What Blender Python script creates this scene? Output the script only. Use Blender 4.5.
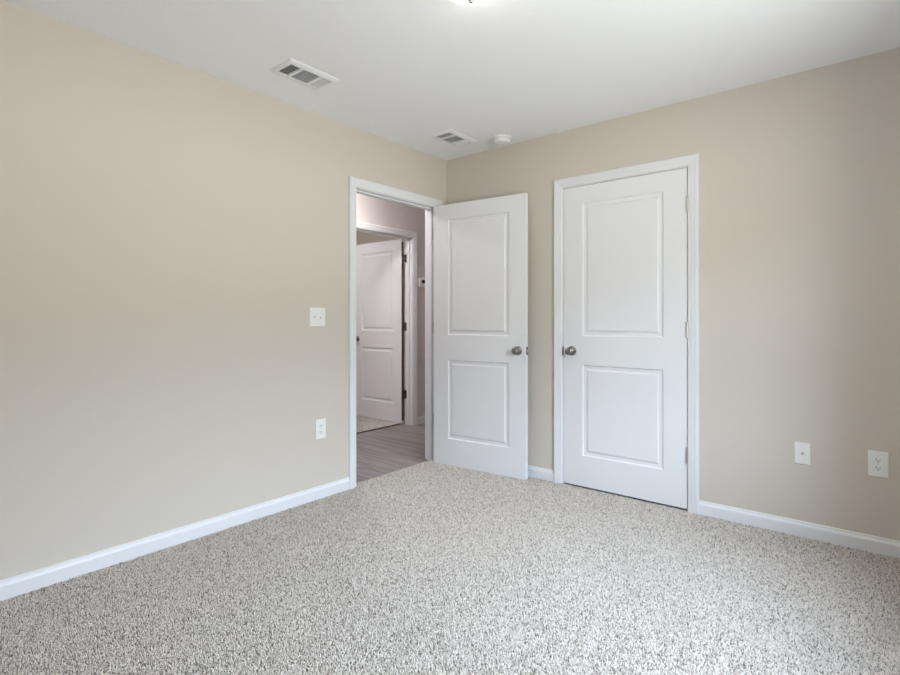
import bpy, bmesh, math, random
import numpy as np
from mathutils import Vector, Matrix
C = bpy.context.scene
for o in list(bpy.data.objects):
    bpy.data.objects.remove(o)
random.seed(4)
COL = C.collection
PI = math.pi

# ---------------------------------------------------------------- camera
cam_d = bpy.data.cameras.new('camera')
cam = bpy.data.objects.new('camera', cam_d)
COL.objects.link(cam)
cam.location = (2.7624, -3.3009, 1.1436)
cam.rotation_euler = (PI / 2, 0, math.radians(39.479))
cam_d.sensor_fit = 'HORIZONTAL'
cam_d.sensor_width = 36.0
cam_d.lens = 524.553 / 900 * 36.0
cam_d.shift_y = -(337.5 - 318.79) / 900
cam_d.clip_start = 0.03
C.camera = cam

# ---------------------------------------------------------------- view, world, daylight
C.view_settings.view_transform = 'Standard'
C.view_settings.look = 'None'
C.view_settings.gamma = 1.0
C.view_settings.use_curve_mapping = False
C.view_settings.exposure = 2.34
C.cycles.max_bounces = 14
C.cycles.diffuse_bounces = 9
C.cycles.sample_clamp_indirect = 6.0

SKY = 9.0
LAMP = 2.3
HALL_LAMP = 23.0
W = bpy.data.worlds.new('sky')
C.world = W
W.use_nodes = True
nt = W.node_tree
nt.nodes.clear()
wo = nt.nodes.new('ShaderNodeOutputWorld')
bg = nt.nodes.new('ShaderNodeBackground')
tc = nt.nodes.new('ShaderNodeTexCoord')
sp = nt.nodes.new('ShaderNodeSeparateXYZ')
rp = nt.nodes.new('ShaderNodeValToRGB')
mr = nt.nodes.new('ShaderNodeMapRange')
mr.inputs[1].default_value = -1
mr.inputs[2].default_value = 1
nt.links.new(tc.outputs['Generated'], sp.inputs[0])
nt.links.new(sp.outputs[2], mr.inputs[0])
nt.links.new(mr.outputs[0], rp.inputs[0])
nt.links.new(rp.outputs[0], bg.inputs[0])
nt.links.new(bg.outputs[0], wo.inputs[0])
bg.inputs[1].default_value = SKY
# ground, then trees and houses along the horizon, then bright sky
ramp = rp.color_ramp
ramp.elements[0].position = 0.0
ramp.elements[0].color = (0.32, 0.32, 0.31, 1)
ramp.elements[-1].position = 1.0
ramp.elements[-1].color = (0.80, 0.98, 1.25, 1)
for p_, c_ in ((0.30, (0.38, 0.38, 0.37)), (0.42, (0.58, 0.58, 0.565)), (0.49, (0.64, 0.64, 0.62)), (0.51, (0.26, 0.27, 0.26)), (0.60, (0.28, 0.29, 0.29)), (0.64, (0.88, 0.98, 1.15)), (0.75, (0.88, 1.03, 1.25))):
    e = ramp.elements.new(p_)
    e.color = (*c_, 1)

# room sizes
RX, RY, RH, WT = 3.16, -3.47, 2.44, 0.115
WIN = (-2.22, -1.25, 0.80, 2.08)          # window in the right wall: y0, y1, z0, z1

pl = bpy.data.lights.new('window_daylight', 'AREA')
pl.shape = 'RECTANGLE'
pl.size = WIN[3] - WIN[2]
pl.size_y = WIN[1] - WIN[0]
pl.cycles.is_portal = True
po = bpy.data.objects.new('window_daylight', pl)
COL.objects.link(po)
po.location = (RX + 0.10, (WIN[0] + WIN[1]) / 2, (WIN[2] + WIN[3]) / 2)
po.rotation_euler = (0, PI / 2, 0)

# ---------------------------------------------------------------- materials
def mat(name, col, rough=0.5, metal=0.0, spec=0.5):
    m = bpy.data.materials.new(name)
    m.use_nodes = True
    b = m.node_tree.nodes['Principled BSDF']
    b.inputs['Base Color'].default_value = (*col, 1)
    b.inputs['Roughness'].default_value = rough
    b.inputs['Metallic'].default_value = metal
    b.inputs['Specular IOR Level'].default_value = spec
    return m

def bump(m, scale, strength, dist=0.002, detail=3):
    t = m.node_tree
    c = t.nodes.new('ShaderNodeTexCoord')
    n = t.nodes.new('ShaderNodeTexNoise')
    n.inputs['Scale'].default_value = scale
    n.inputs['Detail'].default_value = detail
    b = t.nodes.new('ShaderNodeBump')
    b.inputs['Strength'].default_value = strength
    b.inputs['Distance'].default_value = dist
    t.links.new(c.outputs['Object'], n.inputs['Vector'])
    t.links.new(n.outputs[0], b.inputs['Height'])
    t.links.new(b.outputs[0], t.nodes['Principled BSDF'].inputs['Normal'])
    return m

M_wall = bump(mat('beige_paint', (0.600, 0.549, 0.489), 0.75, 0, 0.25), 160, 0.12)
M_hall = bump(mat('greige_paint', (0.62, 0.58, 0.56), 0.75, 0, 0.25), 160, 0.12)
M_ceil = bump(mat('ceiling_paint', (0.895, 0.905, 0.925), 0.9, 0, 0.1), 90, 0.35, 0.003)
M_trim = mat('white_trim_paint', (0.735, 0.74, 0.765), 0.38, 0, 0.4)
M_door = bump(mat('white_door_paint', (0.755, 0.76, 0.785), 0.42, 0, 0.4), 220, 0.05)
M_plate = mat('white_plastic', (0.80, 0.80, 0.785), 0.35)
M_vent = mat('white_enamel', (0.82, 0.83, 0.85), 0.5)
M_dark = mat('dark_void', (0.03, 0.03, 0.03), 0.9)
M_duct = mat('duct_grey', (0.15, 0.15, 0.15), 0.8)
M_nickel = mat('satin_nickel', (0.56, 0.54, 0.52), 0.38, 1.0)
M_blocker = mat('light_blocker_grey', (0.30, 0.29, 0.27), 0.8)
M_knob = mat('brushed_nickel_knob', (0.30, 0.29, 0.28), 0.22, 1.0)
M_gap_shadow = mat('gap_shadow_brown', (0.09, 0.055, 0.04), 0.6)
M_edge = mat('dark_brown_edge', (0.12, 0.085, 0.065), 0.8)
M_screen = mat('dark_display', (0.02, 0.02, 0.025), 0.2)

def carpet_mat():
    m = mat('speckled_carpet', (0.5, 0.48, 0.45), 1.0, 0, 0.05)
    t = m.node_tree
    N = t.nodes.new
    c = N('ShaderNodeTexCoord')
    warp = N('ShaderNodeTexNoise')
    warp.inputs['Scale'].default_value = 160
    warp.inputs['Detail'].default_value = 1
    mixv = N('ShaderNodeVectorMath')
    mixv.operation = 'MULTIPLY_ADD'
    mixv.inputs[1].default_value = (0.010, 0.010, 0.0)
    t.links.new(c.outputs['Object'], warp.inputs['Vector'])
    t.links.new(warp.outputs['Color'], mixv.inputs[0])
    t.links.new(c.outputs['Object'], mixv.inputs[2])
    v = N('ShaderNodeTexVoronoi')
    v.inputs['Scale'].default_value = 190
    t.links.new(mixv.outputs[0], v.inputs['Vector'])
    s = N('ShaderNodeSeparateColor')
    t.links.new(v.outputs['Color'], s.inputs[0])
    r = N('ShaderNodeValToRGB')
    r.color_ramp.interpolation = 'LINEAR'
    el = r.color_ramp.elements
    el[0].position = 0.0
    el[0].color = (0.11, 0.095, 0.082, 1)
    el[1].position = 1.0
    el[1].color = (0.80, 0.765, 0.73, 1)
    for p_, q_ in ((0.09, (0.17, 0.148, 0.130)), (0.22, (0.39, 0.358, 0.328)), (0.5, (0.55, 0.515, 0.478)), (0.8, (0.67, 0.635, 0.60))):
        x = el.new(p_)
        x.color = (*q_, 1)
    t.links.new(s.outputs[0], r.inputs[0])
    big = N('ShaderNodeTexNoise')
    big.inputs['Scale'].default_value = 3.2
    big.inputs['Detail'].default_value = 3
    t.links.new(c.outputs['Object'], big.inputs['Vector'])
    bm_ = N('ShaderNodeMapRange')
    bm_.inputs[1].default_value = 0.3
    bm_.inputs[2].default_value = 0.7
    bm_.inputs[3].default_value = 0.90
    bm_.inputs[4].default_value = 1.06
    t.links.new(big.outputs[0], bm_.inputs[0])
    mx = N('ShaderNodeVectorMath')
    mx.operation = 'SCALE'
    t.links.new(r.outputs[0], mx.inputs[0])
    t.links.new(bm_.outputs[0], mx.inputs['Scale'])
    P_ = t.nodes['Principled BSDF']
    t.links.new(mx.outputs[0], P_.inputs['Base Color'])
    b = N('ShaderNodeBump')
    b.inputs['Strength'].default_value = 0.7
    b.inputs['Distance'].default_value = 0.006
    b.invert = True
    t.links.new(v.outputs['Distance'], b.inputs['Height'])
    t.links.new(b.outputs[0], P_.inputs['Normal'])
    return m
M_carpet = carpet_mat()

def pile_mat():
    m = mat('frieze_yarn', (0.6, 0.57, 0.53), 1.0, 0, 0.05)
    t = m.node_tree
    a = t.nodes.new('ShaderNodeAttribute')
    a.attribute_name = 'yarn'
    r = t.nodes.new('ShaderNodeValToRGB')
    el = r.color_ramp.elements
    el[0].position = 0.0
    el[0].color = (0.235, 0.197, 0.165, 1)
    el[1].position = 1.0
    el[1].color = (0.84, 0.775, 0.714, 1)
    for p_, q_ in ((0.07, (0.28, 0.241, 0.209)), (0.20, (0.53, 0.476, 0.424)), (0.5, (0.67, 0.611, 0.554)), (0.8, (0.765, 0.704, 0.649))):
        x = el.new(p_)
        x.color = (*q_, 1)
    t.links.new(a.outputs['Fac'], r.inputs[0])
    t.links.new(r.outputs[0], t.nodes['Principled BSDF'].inputs['Base Color'])
    return m
M_pile = pile_mat()

def plank_mat():
    m = mat('grey_vinyl_plank', (0.3, 0.26, 0.25), 0.42, 0, 0.4)
    t = m.node_tree
    N = t.nodes.new
    c = N('ShaderNodeTexCoord')
    br = N('ShaderNodeTexBrick')
    br.offset = 0.37
    br.inputs['Scale'].default_value = 1.0
    br.inputs['Brick Width'].default_value = 1.2
    br.inputs['Row Height'].default_value = 0.152
    br.inputs['Mortar Size'].default_value = 0.0012
    br.inputs['Color1'].default_value = (0.215, 0.190, 0.183, 1)
    br.inputs['Color2'].default_value = (0.290, 0.258, 0.250, 1)
    br.inputs['Mortar'].default_value = (0.08, 0.07, 0.065, 1)
    mp = N('ShaderNodeMapping')
    mp.inputs['Scale'].default_value = (1.6, 26, 1)
    n = N('ShaderNodeTexNoise')
    n.inputs['Scale'].default_value = 1.0
    n.inputs['Detail'].default_value = 5
    n.inputs['Distortion'].default_value = 0.6
    t.links.new(c.outputs['Object'], br.inputs['Vector'])
    t.links.new(c.outputs['Object'], mp.inputs['Vector'])
    t.links.new(mp.outputs[0], n.inputs['Vector'])
    q = N('ShaderNodeMapRange')
    q.inputs[1].default_value = 0.3
    q.inputs[2].default_value = 0.7
    q.inputs[3].default_value = 0.60
    q.inputs[4].default_value = 1.28
    t.links.new(n.outputs[0], q.inputs[0])
    mx = N('ShaderNodeVectorMath')
    mx.operation = 'SCALE'
    t.links.new(br.outputs['Color'], mx.inputs[0])
    t.links.new(q.outputs[0], mx.inputs['Scale'])
    t.links.new(mx.outputs[0], t.nodes['Principled BSDF'].inputs['Base Color'])
    return m
M_plank = plank_mat()

def emit_mat(name, col, s):
    m = bpy.data.materials.new(name)
    m.use_nodes = True
    b = m.node_tree.nodes['Principled BSDF']
    b.inputs['Base Color'].default_value = (0.9, 0.9, 0.88, 1)
    b.inputs['Roughness'].default_value = 0.3
    b.inputs['Emission Color'].default_value = (*col, 1)
    b.inputs['Emission Strength'].default_value = s
    return m
M_glow = emit_mat('frosted_glass_lit', (1.0, 0.92, 0.86), LAMP)
M_glow_hall = emit_mat('frosted_glass_lit_hall', (1.0, 0.95, 0.95), HALL_LAMP)
M_led = emit_mat('green_led', (0.1, 1.0, 0.2), 0.6)

def glass_mat():
    m = bpy.data.materials.new('window_glass')
    m.use_nodes = True
    t = m.node_tree
    t.nodes.clear()
    o = t.nodes.new('ShaderNodeOutputMaterial')
    mx = t.nodes.new('ShaderNodeMixShader')
    tr = t.nodes.new('ShaderNodeBsdfTransparent')
    gl = t.nodes.new('ShaderNodeBsdfGlossy')
    gl.inputs['Roughness'].default_value = 0.02
    tr.inputs[0].default_value = (0.95, 0.97, 0.96, 1)
    mx.inputs[0].default_value = 0.06
    t.links.new(tr.outputs[0], mx.inputs[1])
    t.links.new(gl.outputs[0], mx.inputs[2])
    t.links.new(mx.outputs[0], o.inputs[0])
    return m
M_glass = glass_mat()

# ---------------------------------------------------------------- helpers
def obj(name, bm, m, parent=None, bevel=0, smooth=False, seg=2):
    bmesh.ops.recalc_face_normals(bm, faces=bm.faces)
    me = bpy.data.meshes.new(name)
    bm.to_mesh(me)
    bm.free()
    for k in (m if isinstance(m, (list, tuple)) else [m]):
        me.materials.append(k)
    if smooth:
        for p in me.polygons:
            p.use_smooth = True
    o = bpy.data.objects.new(name, me)
    COL.objects.link(o)
    if parent:
        o.parent = parent
    if bevel:
        b = o.modifiers.new('bevel', 'BEVEL')
        b.width = bevel
        b.segments = seg
        b.limit_method = 'ANGLE'
        b.angle_limit = math.radians(60)
    return o

def tag(o, label, cat, group=None, kind=None):
    o['label'] = label
    o['category'] = cat
    if group:
        o['group'] = group
    if kind:
        o['kind'] = kind
    return o

def struct(name, bm, m, label, cat, bevel=0):
    return tag(obj(name, bm, m, None, bevel), label, cat, None, 'structure')

def thing(name, label, cat, loc=(0, 0, 0), rotz=0, group=None):
    o = bpy.data.objects.new(name, None)
    o.empty_display_size = 0.05
    COL.objects.link(o)
    o.location = loc
    o.rotation_euler = (0, 0, rotz)
    return tag(o, label, cat, group)

def dup(root, loc, rotz, label):
    r = root.copy()
    COL.objects.link(r)
    r.location = loc
    r.rotation_euler = (0, 0, rotz)
    r['label'] = label
    for ch in list(root.children):
        c = ch.copy()
        COL.objects.link(c)
        c.parent = r
        for g in list(ch.children):
            d = g.copy()
            COL.objects.link(d)
            d.parent = c
    return r

def box(bm, x0, x1, y0, y1, z0, z1, mi=0):
    vs = [bm.verts.new((x, y, z)) for x in (x0, x1) for y in (y0, y1) for z in (z0, z1)]
    for f in ((0, 1, 3, 2), (4, 6, 7, 5), (0, 4, 5, 1), (2, 3, 7, 6), (0, 2, 6, 4), (1, 5, 7, 3)):
        bm.faces.new([vs[i] for i in f]).material_index = mi
    return vs

def boxes(*a):
    bm = bmesh.new()
    for b in a:
        box(bm, *b)
    return bm

def lathe(prof, seg=32, axis='z', off=(0, 0, 0)):
    """prof: list of (radius, height). axis says which way height runs"""
    bm = bmesh.new()
    def pt(r, a, h):
        x, y = r * math.cos(a), r * math.sin(a)
        p = {'z': (x, y, h), '-z': (x, -y, -h), '-y': (x, -h, y), 'y': (x, h, -y), 'x': (h, x, y), '-x': (-h, x, -y)}[axis]
        return (p[0] + off[0], p[1] + off[1], p[2] + off[2])
    rings = []
    for r, h in prof:
        if r < 1e-6:
            rings.append([bm.verts.new(pt(0, 0, h))])
        else:
            rings.append([bm.verts.new(pt(r, 2 * PI * k / seg, h)) for k in range(seg)])
    for a, b in zip(rings, rings[1:]):
        for k in range(seg):
            k2 = (k + 1) % seg
            if len(a) == 1 and len(b) == 1:
                continue
            if len(a) == 1:
                bm.faces.new([a[0], b[k], b[k2]])
            elif len(b) == 1:
                bm.faces.new([a[k], b[0], a[k2]])
            else:
                bm.faces.new([a[k], b[k], b[k2], a[k2]])
    return bm

def sweep(mp, prof, u0, u1, bm=None):
    """straight run of a moulding: prof is (depth, z) from the floor up, mp(u, z, d) -> point"""
    bm = bm or bmesh.new()
    A = [bm.verts.new(mp(u0, z, d)) for d, z in prof]
    B = [bm.verts.new(mp(u1, z, d)) for d, z in prof]
    n = len(prof)
    for i in range(n):
        j = (i + 1) % n
        bm.faces.new([A[i], B[i], B[j], A[j]])
    bm.faces.new(A)
    bm.faces.new(B[::-1])
    return bm

BASE = [(0, -0.004), (0.013, -0.004), (0.013, 0.058), (0.011, 0.064), (0.007, 0.070), (0.0055, 0.080), (0, 0.082)]
CAS = [(0, 0), (0, 0.009), (0.003, 0.011), (0.011, 0.0115), (0.016, 0.0135), (0.032, 0.0150), (0.041, 0.0175), (0.052, 0.0185), (0.0580, 0.0175), (0.0605, 0.0140), (0.0605, 0)]

def casing(mp, u0, u1, zt, z0=0.0, bm=None):
    """mitred three-sided moulding around an opening, profile CAS (outward, depth)"""
    bm = bm or bmesh.new()
    rows = []
    for o_, d in CAS:
        rows.append([bm.verts.new(mp(*p, d)) for p in ((u0 - o_, z0), (u0 - o_, zt + o_), (u1 + o_, zt + o_), (u1 + o_, z0))])
    n = len(rows)
    for i in range(n):
        a, b = rows[i], rows[(i + 1) % n]
        for k in range(3):
            bm.faces.new([a[k], a[k + 1], b[k + 1], b[k]])
    bm.faces.new([r[0] for r in rows])
    bm.faces.new([r[3] for r in rows])
    return bm

mL = lambda u, z, d: (d, u, z)                 # left wall, bedroom side
mB = lambda u, z, d: (u, -d, z)                # back wall, bedroom side
HX = -1.190                                    # far hallway wall
mH = lambda u, z, d: (HX + d, u, z)
mK = lambda u, z, d: (-WT - d, u, z)           # left wall, hallway side
mR = lambda u, z, d: (RX - d, u, z)
mF = lambda u, z, d: (u, RY + d, z)

LY0, LY1 = -0.9530, -0.1230        # bedroom doorway (clear opening) in the left wall
CX0, CX1 = 1.0585, 1.8705            # closet doorway in the back wall
HY0, HY1 = 0.038, 0.850            # doorway across the hallway
DT = 2.045                         # clear height of the closet doorway
DB = 2.034                         # clear height of the bedroom doorway
J = 0.018                          # jamb board
HF = -0.020                        # hallway plank level

# ---------------------------------------------------------------- structure
bm = bmesh.new()
box(bm, 0.0, RX, RY, 0.0, -0.10, -0.004)
box(bm, -0.058, 0.0, LY0 - J, LY1 + J, -0.10, -0.004)
struct('floor', bm, M_carpet, 'bedroom floor with speckled grey and beige carpet', 'carpet')
struct('ceiling', boxes((-0.05, RX + WT, RY - WT, 0.90, RH, RH + 0.1)), M_ceil, 'flat white bedroom ceiling', 'ceiling')

struct('wall_left', boxes((-WT, 0, RY - WT, LY0 - J, -0.1, RH), (-WT, 0, LY1 + J, WT, -0.1, RH), (-WT, 0, LY0 - J, LY1 + J, DB + J, RH)), M_wall,
       'beige wall on the left with open doorway', 'wall')
struct('wall_back', boxes((0, CX0 - J, 0, WT, -0.1, RH), (CX1 + J, RX + WT, 0, WT, -0.1, RH), (CX0 - J, CX1 + J, 0, WT, DT + J, RH)), M_wall,
       'beige back wall holding the closed closet door', 'wall')
y0, y1, z0, z1 = WIN
struct('wall_right', boxes((RX, RX + WT, RY - WT, y0, -0.1, RH), (RX, RX + WT, y1, 0, -0.1, RH), (RX, RX + WT, y0, y1, -0.1, z0), (RX, RX + WT, y0, y1, z1, RH)), M_wall,
       'beige window wall on the right', 'wall')
struct('wall_front', boxes((0, RX, RY - WT, RY, -0.1, RH)), M_wall, 'beige wall behind the viewpoint', 'wall')

# closet behind the closed door
struct('wall_closet', boxes((0.70, 2.25, 0.75, 0.80, -0.1, RH), (0.65, 0.70, WT, 0.80, -0.1, RH), (2.25, 2.30, WT, 0.80, -0.1, RH)), M_wall, 'walls of the closet behind the closed door', 'wall')
struct('floor_closet', boxes((0.70, 2.25, 0.0, 0.75, -0.1, -0.002)), M_carpet, 'carpet inside the closet', 'carpet')

# hallway and the room across it
struct('floor_hall', boxes((HX - 0.145, -0.058, -3.3, 2.0, -0.10, HF)), M_plank, 'grey wood-look plank floor of the hallway', 'floor')
struct('ceiling_hall', boxes((-4.3, -0.05, -3.4, 2.1, RH, RH + 0.1)), M_ceil, 'white ceiling over the hallway', 'ceiling')
struct('wall_hall', boxes((HX - WT, HX, -3.3, HY0 - J, -0.1, RH), (HX - WT, HX, HY1 + J, 2.0, -0.1, RH), (HX - WT, HX, HY0 - J, HY1 + J, DT + HF + J, RH)), M_hall,
       'greige hallway wall seen through the open doorway', 'wall')
struct('wall_hall_side', boxes((-WT, -WT + 0.05, WT, 2.0, -0.1, RH)), M_hall, 'hallway wall beside the closet', 'wall')
struct('wall_hall_end', boxes((HX - WT, -WT + 0.05, 2.0, 2.1, -0.1, RH), (HX - WT, -WT, -3.4, -3.3, -0.1, RH)), M_hall, 'end walls of the hallway', 'wall')
struct('floor_far_room', boxes((-4.2, HX - 0.160, -2.2, 1.35, -0.1, HF + 0.008)), M_carpet, 'speckled carpet in the room across the hallway', 'carpet')
struct('wall_far_room', boxes((-4.3, -4.2, -2.3, 1.45, -0.1, RH), (-4.2, HX - WT, 1.35, 1.45, -0.1, RH), (-4.2, HX - WT, -2.3, -2.2, -0.1, RH)), M_wall,
       'beige walls of the room across the hallway', 'wall')
struct('threshold_gap_shadow', boxes((HX - 0.160, HX - 0.145, HY0, HY1, -0.05, HF + 0.010)), M_gap_shadow, 'dark brown strip painting the gap shadow where hallway planks meet the far carpet', 'painted shadow')  # shadow of the gap at the far doorway, painted as a thin dark strip

# unseen slab added outside the window to keep skylight off the back-right corner
struct('wing_light_blocker', boxes((RX + WT, RX + 0.62, -2.95, -2.75, -0.6, 3.0)), M_blocker, 'unseen slab added beyond the window to block skylight', 'wall')

# carpet pile: short leaning frieze yarns over the whole bedroom floor, one object
def carpet_pile(step=0.0056):
    rng = np.random.default_rng(11)
    gx = np.arange(-0.052, RX - 0.002, step)
    gy = np.arange(RY + 0.002, 0.0, step * 0.87)
    X, Y = np.meshgrid(gx, gy)
    X = X + step * 0.5 * (np.arange(len(gy)) % 2)[:, None]
    X = X.ravel() + rng.uniform(-0.4, 0.4, X.size) * step
    Y = Y.ravel() + rng.uniform(-0.4, 0.4, Y.size) * step
    ok = (X < RX - 0.003) & (Y > RY + 0.003) & (Y < -0.003) & ((X > 0.003) | ((Y > LY0 + 0.004) & (Y < LY1 - 0.004) & (X > -0.056)))
    X, Y = X[ok], Y[ok]
    n = X.size
    az = rng.uniform(0, 2 * PI, n)
    lean = rng.uniform(0.0, 0.0065, n)
    h = rng.uniform(0.0070, 0.0115, n)
    rad = rng.uniform(0.0021, 0.0032, n)
    dx, dy = np.cos(az) * lean, np.sin(az) * lean
    V = np.zeros((n, 7, 3), np.float32)
    for k in range(3):
        a = az + 2 * PI * k / 3
        V[:, k] = np.stack([X + np.cos(a) * rad * 0.9, Y + np.sin(a) * rad * 0.9, np.full(n, -0.0045)], 1)
        V[:, 3 + k] = np.stack([X + dx * 0.6 + np.cos(a + 0.5) * rad, Y + dy * 0.6 + np.sin(a + 0.5) * rad, -0.004 + h * 0.68], 1)
    V[:, 6] = np.stack([X + dx, Y + dy, -0.004 + h], 1)
    base = (np.arange(n) * 7)[:, None]
    tri = []
    for k in range(3):
        k2 = (k + 1) % 3
        tri += [[k, k2, 3 + k2], [k, 3 + k2, 3 + k], [3 + k, 3 + k2, 6]]
    T = (base[:, None, :] + np.array(tri)[None]).reshape(-1).astype(np.int32)
    me = bpy.data.meshes.new('carpet_pile')
    me.vertices.add(n * 7)
    me.vertices.foreach_set('co', V.reshape(-1))
    me.loops.add(T.size)
    me.loops.foreach_set('vertex_index', T)
    me.polygons.add(T.size // 3)
    me.polygons.foreach_set('loop_start', np.arange(0, T.size, 3, dtype=np.int32))
    me.polygons.foreach_set('use_smooth', np.ones(T.size // 3, bool))
    at = me.attributes.new('yarn', 'FLOAT', 'POINT')
    at.data.foreach_set('value', np.repeat(rng.uniform(0, 1, n), 7).astype(np.float32))
    me.update(calc_edges=True)
    me.materials.append(M_pile)
    o = bpy.data.objects.new('carpet_pile', me)
    COL.objects.link(o)
    return tag(o, 'speckled grey and beige frieze carpet pile of the bedroom', 'carpet', None, 'stuff')
carpet_pile()

# baseboards
bm = sweep(mL, BASE, RY, LY0 - 0.0655)
sweep(mL, BASE, LY1 + 0.0655, 0, bm)
struct('baseboard_left', bm, M_trim, 'white baseboard along the left wall', 'baseboard')
bm = sweep(mB, BASE, 0.013, CX0 - 0.0655)
sweep(mB, BASE, CX1 + 0.0655, RX, bm)
struct('baseboard_back', bm, M_trim, 'white baseboard along the back wall', 'baseboard')
struct('baseboard_right', sweep(mR, BASE, RY, -0.013), M_trim, 'white baseboard under the window', 'baseboard')
struct('baseboard_front', sweep(mF, BASE, 0.013, RX - 0.013), M_trim, 'white baseboard behind the viewpoint', 'baseboard')
bm = sweep(lambda u, z, d: mH(u, z + HF, d), BASE, -3.3, HY0 - 0.0655)
sweep(lambda u, z, d: mH(u, z + HF, d), BASE, HY1 + 0.0655, 2.0, bm)
struct('baseboard_hall', bm, M_trim, 'white baseboard of the hallway wall', 'baseboard')

# door trims: casing is the root, jamb and stop its parts
def door_trim(name, maps, jmap, u0, u1, zb, label, stop_d, DT=DT):
    bm = bmesh.new()
    for mp in maps:
        casing(mp, u0 - 0.005, u1 + 0.005, DT + 0.005, zb, bm)
    root = struct(name, bm, M_trim, label, 'door trim')
    bj = bmesh.new()
    for a, b, c, d in ((u0 - J, u0, zb, DT), (u1, u1 + J, zb, DT), (u0 - J, u1 + J, DT, DT + J)):
        p, q = jmap(a, c, 0.0), jmap(b, d, -WT)
        box(bj, min(p[0], q[0]), max(p[0], q[0]), min(p[1], q[1]), max(p[1], q[1]), c, d)
    obj('door_jamb', bj, M_trim, root)
    bs = bmesh.new()
    for a, b, c, d in ((u0, u0 + 0.011, zb, DT), (u1 - 0.011, u1, zb, DT), (u0, u1, DT - 0.011, DT)):
        p, q = jmap(a, c, -stop_d), jmap(b, d, -stop_d - 0.034)
        box(bs, min(p[0], q[0]), max(p[0], q[0]), min(p[1], q[1]), max(p[1], q[1]), c, d)
    obj('door_stop', bs, M_trim, root, 0.002)
    return root
t_bed = door_trim('trim_1', (mL, mK), mL, LY0, LY1, 0.0, 'white casing around the open doorway in the left wall', 0.038, DB)
t_clo = door_trim('trim_2', (mB,), mB, CX0, CX1, 0.0, 'white casing around the closed closet door', 0.038)
t_far = door_trim('trim_3', (mH,), mH, HY0, HY1, HF, 'white casing around the doorway across the hallway', 0.040, DT + HF)

# ---------------------------------------------------------------- doors
DW, DH, DTH = 0.806, 2.030, 0.035
PAN = ((0.140, DW - 0.137, 0.208, 0.820), (0.140, DW - 0.137, 1.016, 1.912))
RING = ((0.0, 0.0), (0.0015, 0.0040), (0.005, 0.0075), (0.010, 0.0090), (0.026, 0.0095), (0.030, 0.0080), (0.036, 0.0030), (0.040, 0.0020))

def door_mesh():
    bm = bmesh.new()
    xs = [0, PAN[0][0], PAN[0][1], DW]
    zs = [0, PAN[0][2], PAN[0][3], PAN[1][2], PAN[1][3], DH]
    for y, s in ((0.0, 1), (DTH, -1)):
        V = {(i, k): bm.verts.new((x, y, z)) for i, x in enumerate(xs) for k, z in enumerate(zs)}
        for i in range(3):
            for k in range(5):
                c = [V[(i, k)], V[(i + 1, k)], V[(i + 1, k + 1)], V[(i, k + 1)]]
                if i == 1 and k in (1, 3):
                    prev = c
                    x0, x1, z0, z1 = xs[1], xs[2], zs[k], zs[k + 1]
                    for o_, d in RING[1:]:
                        q = [bm.verts.new(p) for p in ((x0 + o_, y + s * d, z0 + o_), (x1 - o_, y + s * d, z0 + o_), (x1 - o_, y + s * d, z1 - o_), (x0 + o_, y + s * d, z1 - o_))]
                        for a in range(4):
                            b = (a + 1) % 4
                            bm.faces.new([prev[a], prev[b], q[b], q[a]])
                        prev = q
                    bm.faces.new(prev)
                else:
                    bm.faces.new(c)
        if s == 1:
            F = V
    def ring(keys):
        for a, b in zip(keys, keys[1:]):
            bm.faces.new([F[a], F[b], V[b], V[a]])
    ring([(i, 0) for i in range(4)])
    ring([(3, k) for k in range(6)])
    ring([(i, 5) for i in range(3, -1, -1)])
    ring([(0, k) for k in range(5, -1, -1)])
    return bm

KNOB = [(0.0325, 0.0), (0.0325, 0.003), (0.030, 0.006), (0.016, 0.009), (0.0115, 0.013), (0.0105, 0.024), (0.014, 0.029), (0.0215, 0.034),
        (0.0260, 0.041), (0.0268, 0.048), (0.0245, 0.054), (0.018, 0.0585), (0.0085, 0.0605), (0.0, 0.061)]

def door(name, loc, ang, latch_low, label, hinge_edge=False):
    """latch_low: the knob is near local x = 0, else near x = DW"""
    d = struct(name, door_mesh(), M_door, label, 'door', 0.0012)
    d.location = loc
    d.rotation_euler = (0, 0, ang)
    kx = 0.062 if latch_low else DW - 0.062
    kz = 0.912
    for axis, yy in (('-y', 0.0), ('y', DTH)):
        k = obj('door_knob', lathe(KNOB, 32, axis, (kx, yy, kz)), M_knob, d, 0, True)
        k['label'] = 'round satin nickel knob'
    xe = 0 if latch_low else DW
    s = -1 if latch_low else 1
    bm = boxes((min(xe, xe + s * 0.0012), max(xe, xe + s * 0.0012), DTH / 2 - 0.0125, DTH / 2 + 0.0125, kz - 0.0285, kz + 0.0285))
    bx = boxes((min(xe, xe + s * 0.008), max(xe, xe + s * 0.008), DTH / 2 - 0.006, DTH / 2 + 0.006, kz - 0.009, kz + 0.009))
    lp = obj('latch_plate', bm, M_knob, d, 0.0004)
    if s == 1:
        obj('latch_bolt', bx, M_nickel, lp, 0.001)
    else:
        bx.free()
    return d
HZ = (0.320, 1.065, 1.815)         # hinge centres above the door's foot

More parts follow.
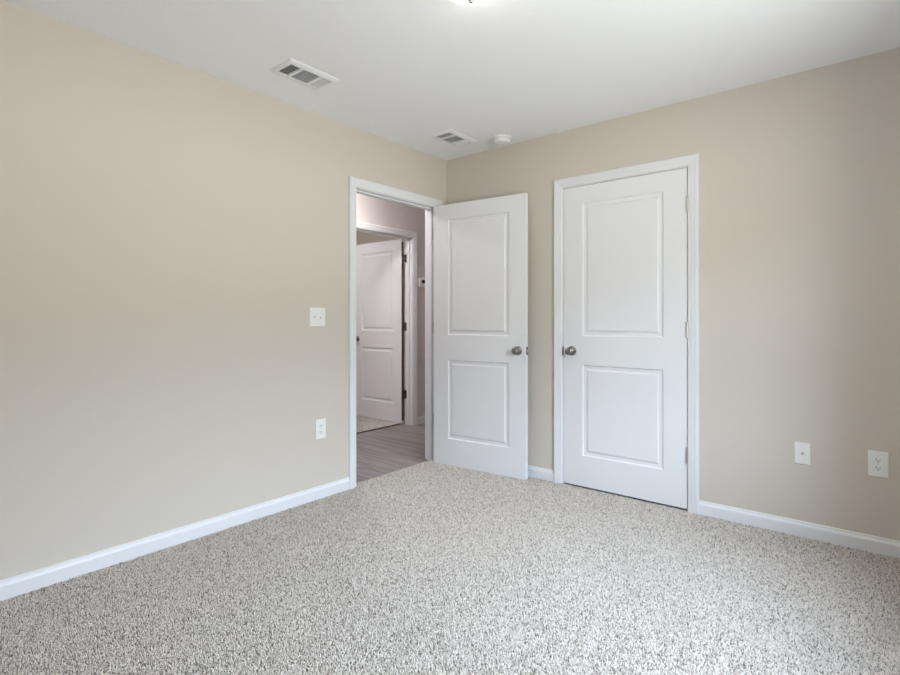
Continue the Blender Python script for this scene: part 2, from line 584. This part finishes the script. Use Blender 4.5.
# open bedroom door, folded back against the back wall
a1 = math.radians(5.2)
d1 = door('door_1', (0.0165, -0.1715, 0.004), a1, False, 'white two-panel door standing open against the back wall')
for hz in HZ:
    bm = lathe([(0.0, hz - 0.045), (0.0055, hz - 0.045), (0.0055, hz + 0.045), (0.0, hz + 0.045)], 12, 'z', (-0.0075, DTH + 0.0045, 0))
    box(bm, -0.0022, -0.0002, 0.006, DTH, hz - 0.0445, hz + 0.0445)
    obj('hinge', bm, M_nickel, d1)
for hz in HZ:
    obj('hinge_leaf', boxes((-0.033, 0.0, LY1 - 0.0018, LY1, hz - 0.0325, hz + 0.0565)), M_nickel, t_bed)
obj('strike_plate', boxes((-0.034, -0.004, LY0, LY0 + 0.0016, 0.895, 0.953)), M_nickel, t_bed)

# closed closet door
d2 = door('door_2', (CX0 + 0.003, 0.0015, 0.012), 0, True, 'white two-panel closet door, closed in the back wall')
for hz in HZ:
    bm = lathe([(0.0, hz - 0.048), (0.003, hz - 0.048), (0.0062, hz - 0.045), (0.0062, hz + 0.045), (0.003, hz + 0.048), (0.0, hz + 0.048)], 14, 'z', (DW + 0.0015, -0.0062, 0))
    box(bm, DW + 0.0002, DW + 0.0012, -0.004, 0.030, hz - 0.0445, hz + 0.0445)
    obj('hinge', bm, M_nickel, d2)
obj('strike_plate', boxes((CX0 - 0.0045, CX0 + 0.0016, -0.0032, 0.030, 0.895, 0.953)), M_knob, t_clo, 0.0008)

# door of the room across the hallway, swung into that room
a3 = math.radians(-1.0)
hx, hy = HX - WT - 0.013, HY1 - 0.038
d3 = door('door_3', (hx - DW * math.cos(a3), hy - DW * math.sin(a3), HF + 0.012), a3, True, 'white two-panel door standing open in the room across the hallway')
he = obj('hinge_edge', boxes((DW, DW + 0.0010, 0.0015, DTH - 0.0015, 0.03, DH - 0.03)), M_edge, d3)  # hinge edge coloured dark brown, unlike the white door
he['label'] = 'dark brown hinge edge'
for hz in HZ:
    bm = boxes((DW + 0.0009, DW + 0.0030, 0.0, DTH, hz - 0.0445, hz + 0.0445))
    kn = lathe([(0.0, hz - 0.045), (0.0055, hz - 0.045), (0.0055, hz + 0.045), (0.0, hz + 0.045)], 12, 'z', (DW + 0.0065, DTH + 0.004, 0))
    for f in kn.faces:
        bm.faces.new([bm.verts.new(q.co) for q in f.verts])
    kn.free()
    obj('hinge', bm, M_knob, d3)
    obj('hinge_leaf', boxes((HX - WT, HX - WT + 0.034, HY1 - 0.0020, HY1, hz - 0.0525, hz + 0.0365)), M_knob, t_far)

# ---------------------------------------------------------------- window in the right wall
win = struct('window_1', boxes((RX + 0.055, RX + 0.105, y0, y0 + 0.045, z0, z1), (RX + 0.055, RX + 0.105, y1 - 0.045, y1, z0, z1),
                               (RX + 0.055, RX + 0.105, y0 + 0.045, y1 - 0.045, z0, z0 + 0.045), (RX + 0.055, RX + 0.105, y0 + 0.045, y1 - 0.045, z1 - 0.045, z1)),
             M_trim, 'white single-hung window in the right wall', 'window')
zm = (z0 + z1) / 2
for i, (a, b, xx) in enumerate(((z0 + 0.045, zm + 0.018, RX + 0.060), (zm - 0.018, z1 - 0.045, RX + 0.084))):
    ya, yb = y0 + 0.045, y1 - 0.045
    s_ = obj('sash', boxes((xx, xx + 0.022, ya, ya + 0.034, a, b), (xx, xx + 0.022, yb - 0.034, yb, a, b),
                           (xx, xx + 0.022, ya + 0.034, yb - 0.034, a, a + 0.034), (xx, xx + 0.022, ya + 0.034, yb - 0.034, b - 0.034, b)), M_trim, win)
    obj('pane', boxes((xx + 0.010, xx + 0.013, ya + 0.034, yb - 0.034, a + 0.034, b - 0.034)), M_glass, s_)
obj('window_sill', boxes((RX - 0.030, RX + 0.055, y0 - 0.03, y1 + 0.03, z0 - 0.02, z0)), M_trim, win, 0.003)

# ---------------------------------------------------------------- ceiling light
def ceiling_light(loc, label, glow):
    t = thing('ceiling_light', label, 'light', loc, 0, 'dome ceiling lights')
    obj('lamp_base', lathe([(0.0, 0.0), (0.130, 0.0), (0.130, 0.010), (0.127, 0.022), (0.121, 0.024), (0.0, 0.024)], 48, '-z'), M_vent, t, 0, False)
    prof = [(0.121, 0.0245)]
    for k in range(1, 13):
        a = k / 12 * PI / 2
        prof.append((0.121 * math.cos(a), 0.0245 + 0.0715 * math.sin(a)))
    prof[-1] = (0.0, 0.0960)
    obj('glass_shade', lathe(prof, 48, '-z'), glow, t, 0, True)
    obj('finial', lathe([(0.015, 0.092), (0.0160, 0.098), (0.0155, 0.103), (0.0125, 0.108), (0.009, 0.112), (0.0085, 0.115), (0.005, 0.118), (0.0, 0.119)], 20, '-z'), M_nickel, t, 0, True)
    return t
cl = ceiling_light((1.577, -1.738, RH), 'white glass dome light at the top edge, on the bedroom ceiling', M_glow)
h1 = ceiling_light((-0.80, -0.45, RH), 'white glass dome light on the hallway ceiling', M_glow_hall)
dup(h1, (-2.25, -0.35, RH), 0, 'white glass dome light added unseen to brighten the room across the hallway')  # added out of view, stands in for the far room's window light

# ---------------------------------------------------------------- ceiling vents (long axis along y)
def ceiling_vent(loc, label):
    t = thing('ceiling_vent', label, 'air vent', loc, 0, 'ceiling air vents')
    FX, FY, OX, OY = 0.100, 0.152, 0.064, 0.126
    bm = bmesh.new()
    # face plate: sloped frame round the opening
    rows = []
    for ox, oy, z in ((FX, FY, 0.0), (FX, FY, -0.003), (OX + 0.012, OY + 0.012, -0.011), (OX, OY, -0.011), (OX, OY, 0.0)):
        rows.append([bm.verts.new((sx * ox, sy * oy, z)) for sx, sy in ((-1, -1), (1, -1), (1, 1), (-1, 1))])
    for a, b in zip(rows, rows[1:]):
        for k in range(4):
            k2 = (k + 1) % 4
            bm.faces.new([a[k], a[k2], b[k2], b[k]])
    obj('vent_frame', bm, M_vent, t)
    obj('duct', boxes((-OX, OX, -OY, OY, -0.0012, -0.0002)), M_duct, t)
    for yy in (-0.058, 0.058):
        obj('divider', boxes((-OX, OX, yy - 0.007, yy + 0.007, -0.0115, -0.002)), M_vent, t)
    def blade(bm, p0, p1, tilt):
        # thin tilted blade between p0 and p1 (horizontal), leaning along tilt
        w, h, th = 0.0062, 0.0042, 0.0005
        tx, ty = tilt
        q = []
        for px, py in (p0, p1):
            for s in (-1, 1):
                for g in (-1, 1):
                    q.append(bm.verts.new((px + tx * (s * w / 2 + g * th), py + ty * (s * w / 2 + g * th), -0.0062 + s * h)))
        for f in ((0, 1, 3, 2), (4, 6, 7, 5), (0, 4, 5, 1), (2, 3, 7, 6), (0, 2, 6, 4), (1, 5, 7, 3)):
            bm.faces.new([q[i] for i in f])
    # end banks: blades across, leaning away from the middle; middle bank: blades lengthwise
    for sgn in (-1, 1):
        b = bmesh.new()
        for k in range(5):
            yy = sgn * (0.0715 + k * 0.0118)
            blade(b, (-OX, yy), (OX, yy), (0, -sgn))
        obj('louver_bank', b, M_vent, t)
    b = bmesh.new()
    n = 9
    for k in range(n):
        xx = -OX + (k + 0.5) * 2 * OX / n
        blade(b, (xx, -0.051), (xx, 0.051), (-1, 0))
    obj('louver_bank', b, M_vent, t)
    for sy in (-1, 1):
        obj('screw', lathe([(0.0, -0.0085), (0.0035, -0.0085), (0.0030, -0.0105), (0.0, -0.0108)], 12, 'z', (0, sy * (FY - 0.010), 0.002)), M_vent, t)
    return t
v1 = ceiling_vent((0.393, -1.6385, RH), 'white rectangular ceiling vent left of the dome light, nearer the viewer')
dup(v1, (0.387, -0.380, RH), 0, 'white ceiling vent near the room corner, beside the smoke detector')

# ---------------------------------------------------------------- smoke detector
sd = thing('smoke_detector', 'round white smoke detector on the ceiling near the back wall', 'smoke detector', (0.662, -0.165, RH))
obj('detector_base', lathe([(0.0, 0.0), (0.070, 0.0), (0.070, 0.010), (0.066, 0.013), (0.0, 0.013)], 40, '-z'), M_plate, sd)
obj('detector_body', lathe([(0.056, 0.013), (0.056, 0.020), (0.060, 0.021), (0.059, 0.033), (0.052, 0.041), (0.030, 0.045), (0.0, 0.0455)], 40, '-z'), M_plate, sd, 0, False)
obj('test_button', lathe([(0.010, 0.0445), (0.010, 0.0468), (0.0, 0.0472)], 20, '-z', (0.022, -0.012, 0)), M_plate, sd)
obj('indicator', lathe([(0.0022, 0.043), (0.0020, 0.0465), (0.0, 0.047)], 10, '-z', (-0.022, -0.012, 0)), M_plate, sd)

# ---------------------------------------------------------------- wall plates. local frame: x across, -y out of the wall, z up
def plate(t, w, h, holes=None):
    bm = boxes((-w / 2, w / 2, -0.006, 0, -h / 2, h / 2))
    return obj('face_plate', bm, M_plate, t, 0.0035, False, 3)

def screw(t, x, z, r=0.0032):
    s = obj('screw', lathe([(0.0, 0.0055), (r, 0.0055), (r, 0.0066), (0.0, 0.0070)], 14, '-y', (x, 0, z)), M_plate, t)
    obj('screw_slot', boxes((x - r * 0.8, x + r * 0.8, -0.0072, -0.0066, z - 0.0004, z + 0.0004)), M_duct, s)

def outlet(name, label, loc, rotz):
    t = thing(name, label, 'power outlet', loc, rotz, 'power outlets')
    plate(t, 0.078, 0.124)
    for zc in (0.0195, -0.0195):
        bm = bmesh.new()
        pts = []
        for k in range(40):
            a = 2 * PI * k / 40
            x, z = 0.0172 * math.cos(a), 0.0172 * math.sin(a)
            pts.append((x, max(-0.0135, min(0.0135, z))))
        A = [bm.verts.new((x, -0.0055, zc + z)) for x, z in pts]
        B = [bm.verts.new((x * 0.97, -0.0078, zc + z * 0.97)) for x, z in pts]
        for k in range(40):
            bm.faces.new([A[k], A[(k + 1) % 40], B[(k + 1) % 40], B[k]])
        bm.faces.new(B)
        r = obj('receptacle', bm, M_plate, t)
        obj('slot', boxes((-0.0075, -0.0052, -0.0081, -0.0076, zc - 0.002, zc + 0.0070)), M_dark, r)
        obj('slot', boxes((0.0052, 0.0075, -0.0081, -0.0076, zc - 0.001, zc + 0.0065)), M_dark, r)
        obj('ground_hole', lathe([(0.0, 0.0076), (0.0028, 0.0076), (0.0028, 0.0081), (0.0, 0.0081)], 14, '-y', (0, 0, zc - 0.0070)), M_dark, r)
    screw(t, 0, 0)
    return t
o1 = outlet('power_outlet', 'white duplex power outlet low on the back wall, far right', (2.748, 0, 0.4365), 0)
dup(o1, (0, -1.2465, 0.4430), PI / 2, 'white duplex power outlet low on the left wall, below the light switch')

cx = thing('cable_outlet', 'white wall plate with a single coaxial jack, right of the closet door', 'cable outlet', (2.4400, 0, 0.4380))
plate(cx, 0.070, 0.114)
jk = obj('coaxial_jack', lathe([(0.0075, 0.0055), (0.0075, 0.0085), (0.0048, 0.0088), (0.0048, 0.0165), (0.0028, 0.0165), (0.0028, 0.0100), (0.0, 0.0100)], 20, '-y'), M_nickel, cx)
jk['label'] = 'dark metal coaxial jack'
screw(cx, 0, 0.041)
screw(cx, 0, -0.041)

sw = thing('light_switch', 'white double toggle light switch on the left wall beside the doorway', 'light switch', (0, -1.2725, 1.1545), PI / 2)
plate(sw, 0.120, 0.118)
for i, xx in enumerate((-0.023, 0.023)):
    sl = obj('switch_opening', boxes((xx - 0.0052, xx + 0.0052, -0.0068, -0.0055, -0.012, 0.012)), M_plate, sw)
    bm = boxes((xx - 0.0042, xx + 0.0042, -0.016, -0.0060, -0.0045, 0.0045))
    for v in bm.verts:
        if v.co.y < -0.01:
            v.co.z = v.co.z * 0.75 + (0.008 if i == 0 else -0.008)
    obj('toggle', bm, M_plate, sl, 0.0008)
    screw(sw, xx, 0.030)
    screw(sw, xx, -0.030)

# ---------------------------------------------------------------- thermostat on the hallway wall
th = thing('thermostat', 'small white thermostat with dark display on the hallway wall', 'thermostat', (HX, 1.005, 1.545), PI / 2)
obj('thermostat_body', boxes((-0.058, 0.058, -0.024, 0, -0.050, 0.050)), M_plate, th, 0.004, False, 3)
obj('display', boxes((-0.026, 0.026, -0.0246, -0.0236, -0.008, 0.030)), M_screen, th)
for xx in (-0.016, 0.016):
    obj('button', boxes((xx - 0.007, xx + 0.007, -0.0255, -0.0236, -0.034, -0.024)), M_plate, th, 0.001)
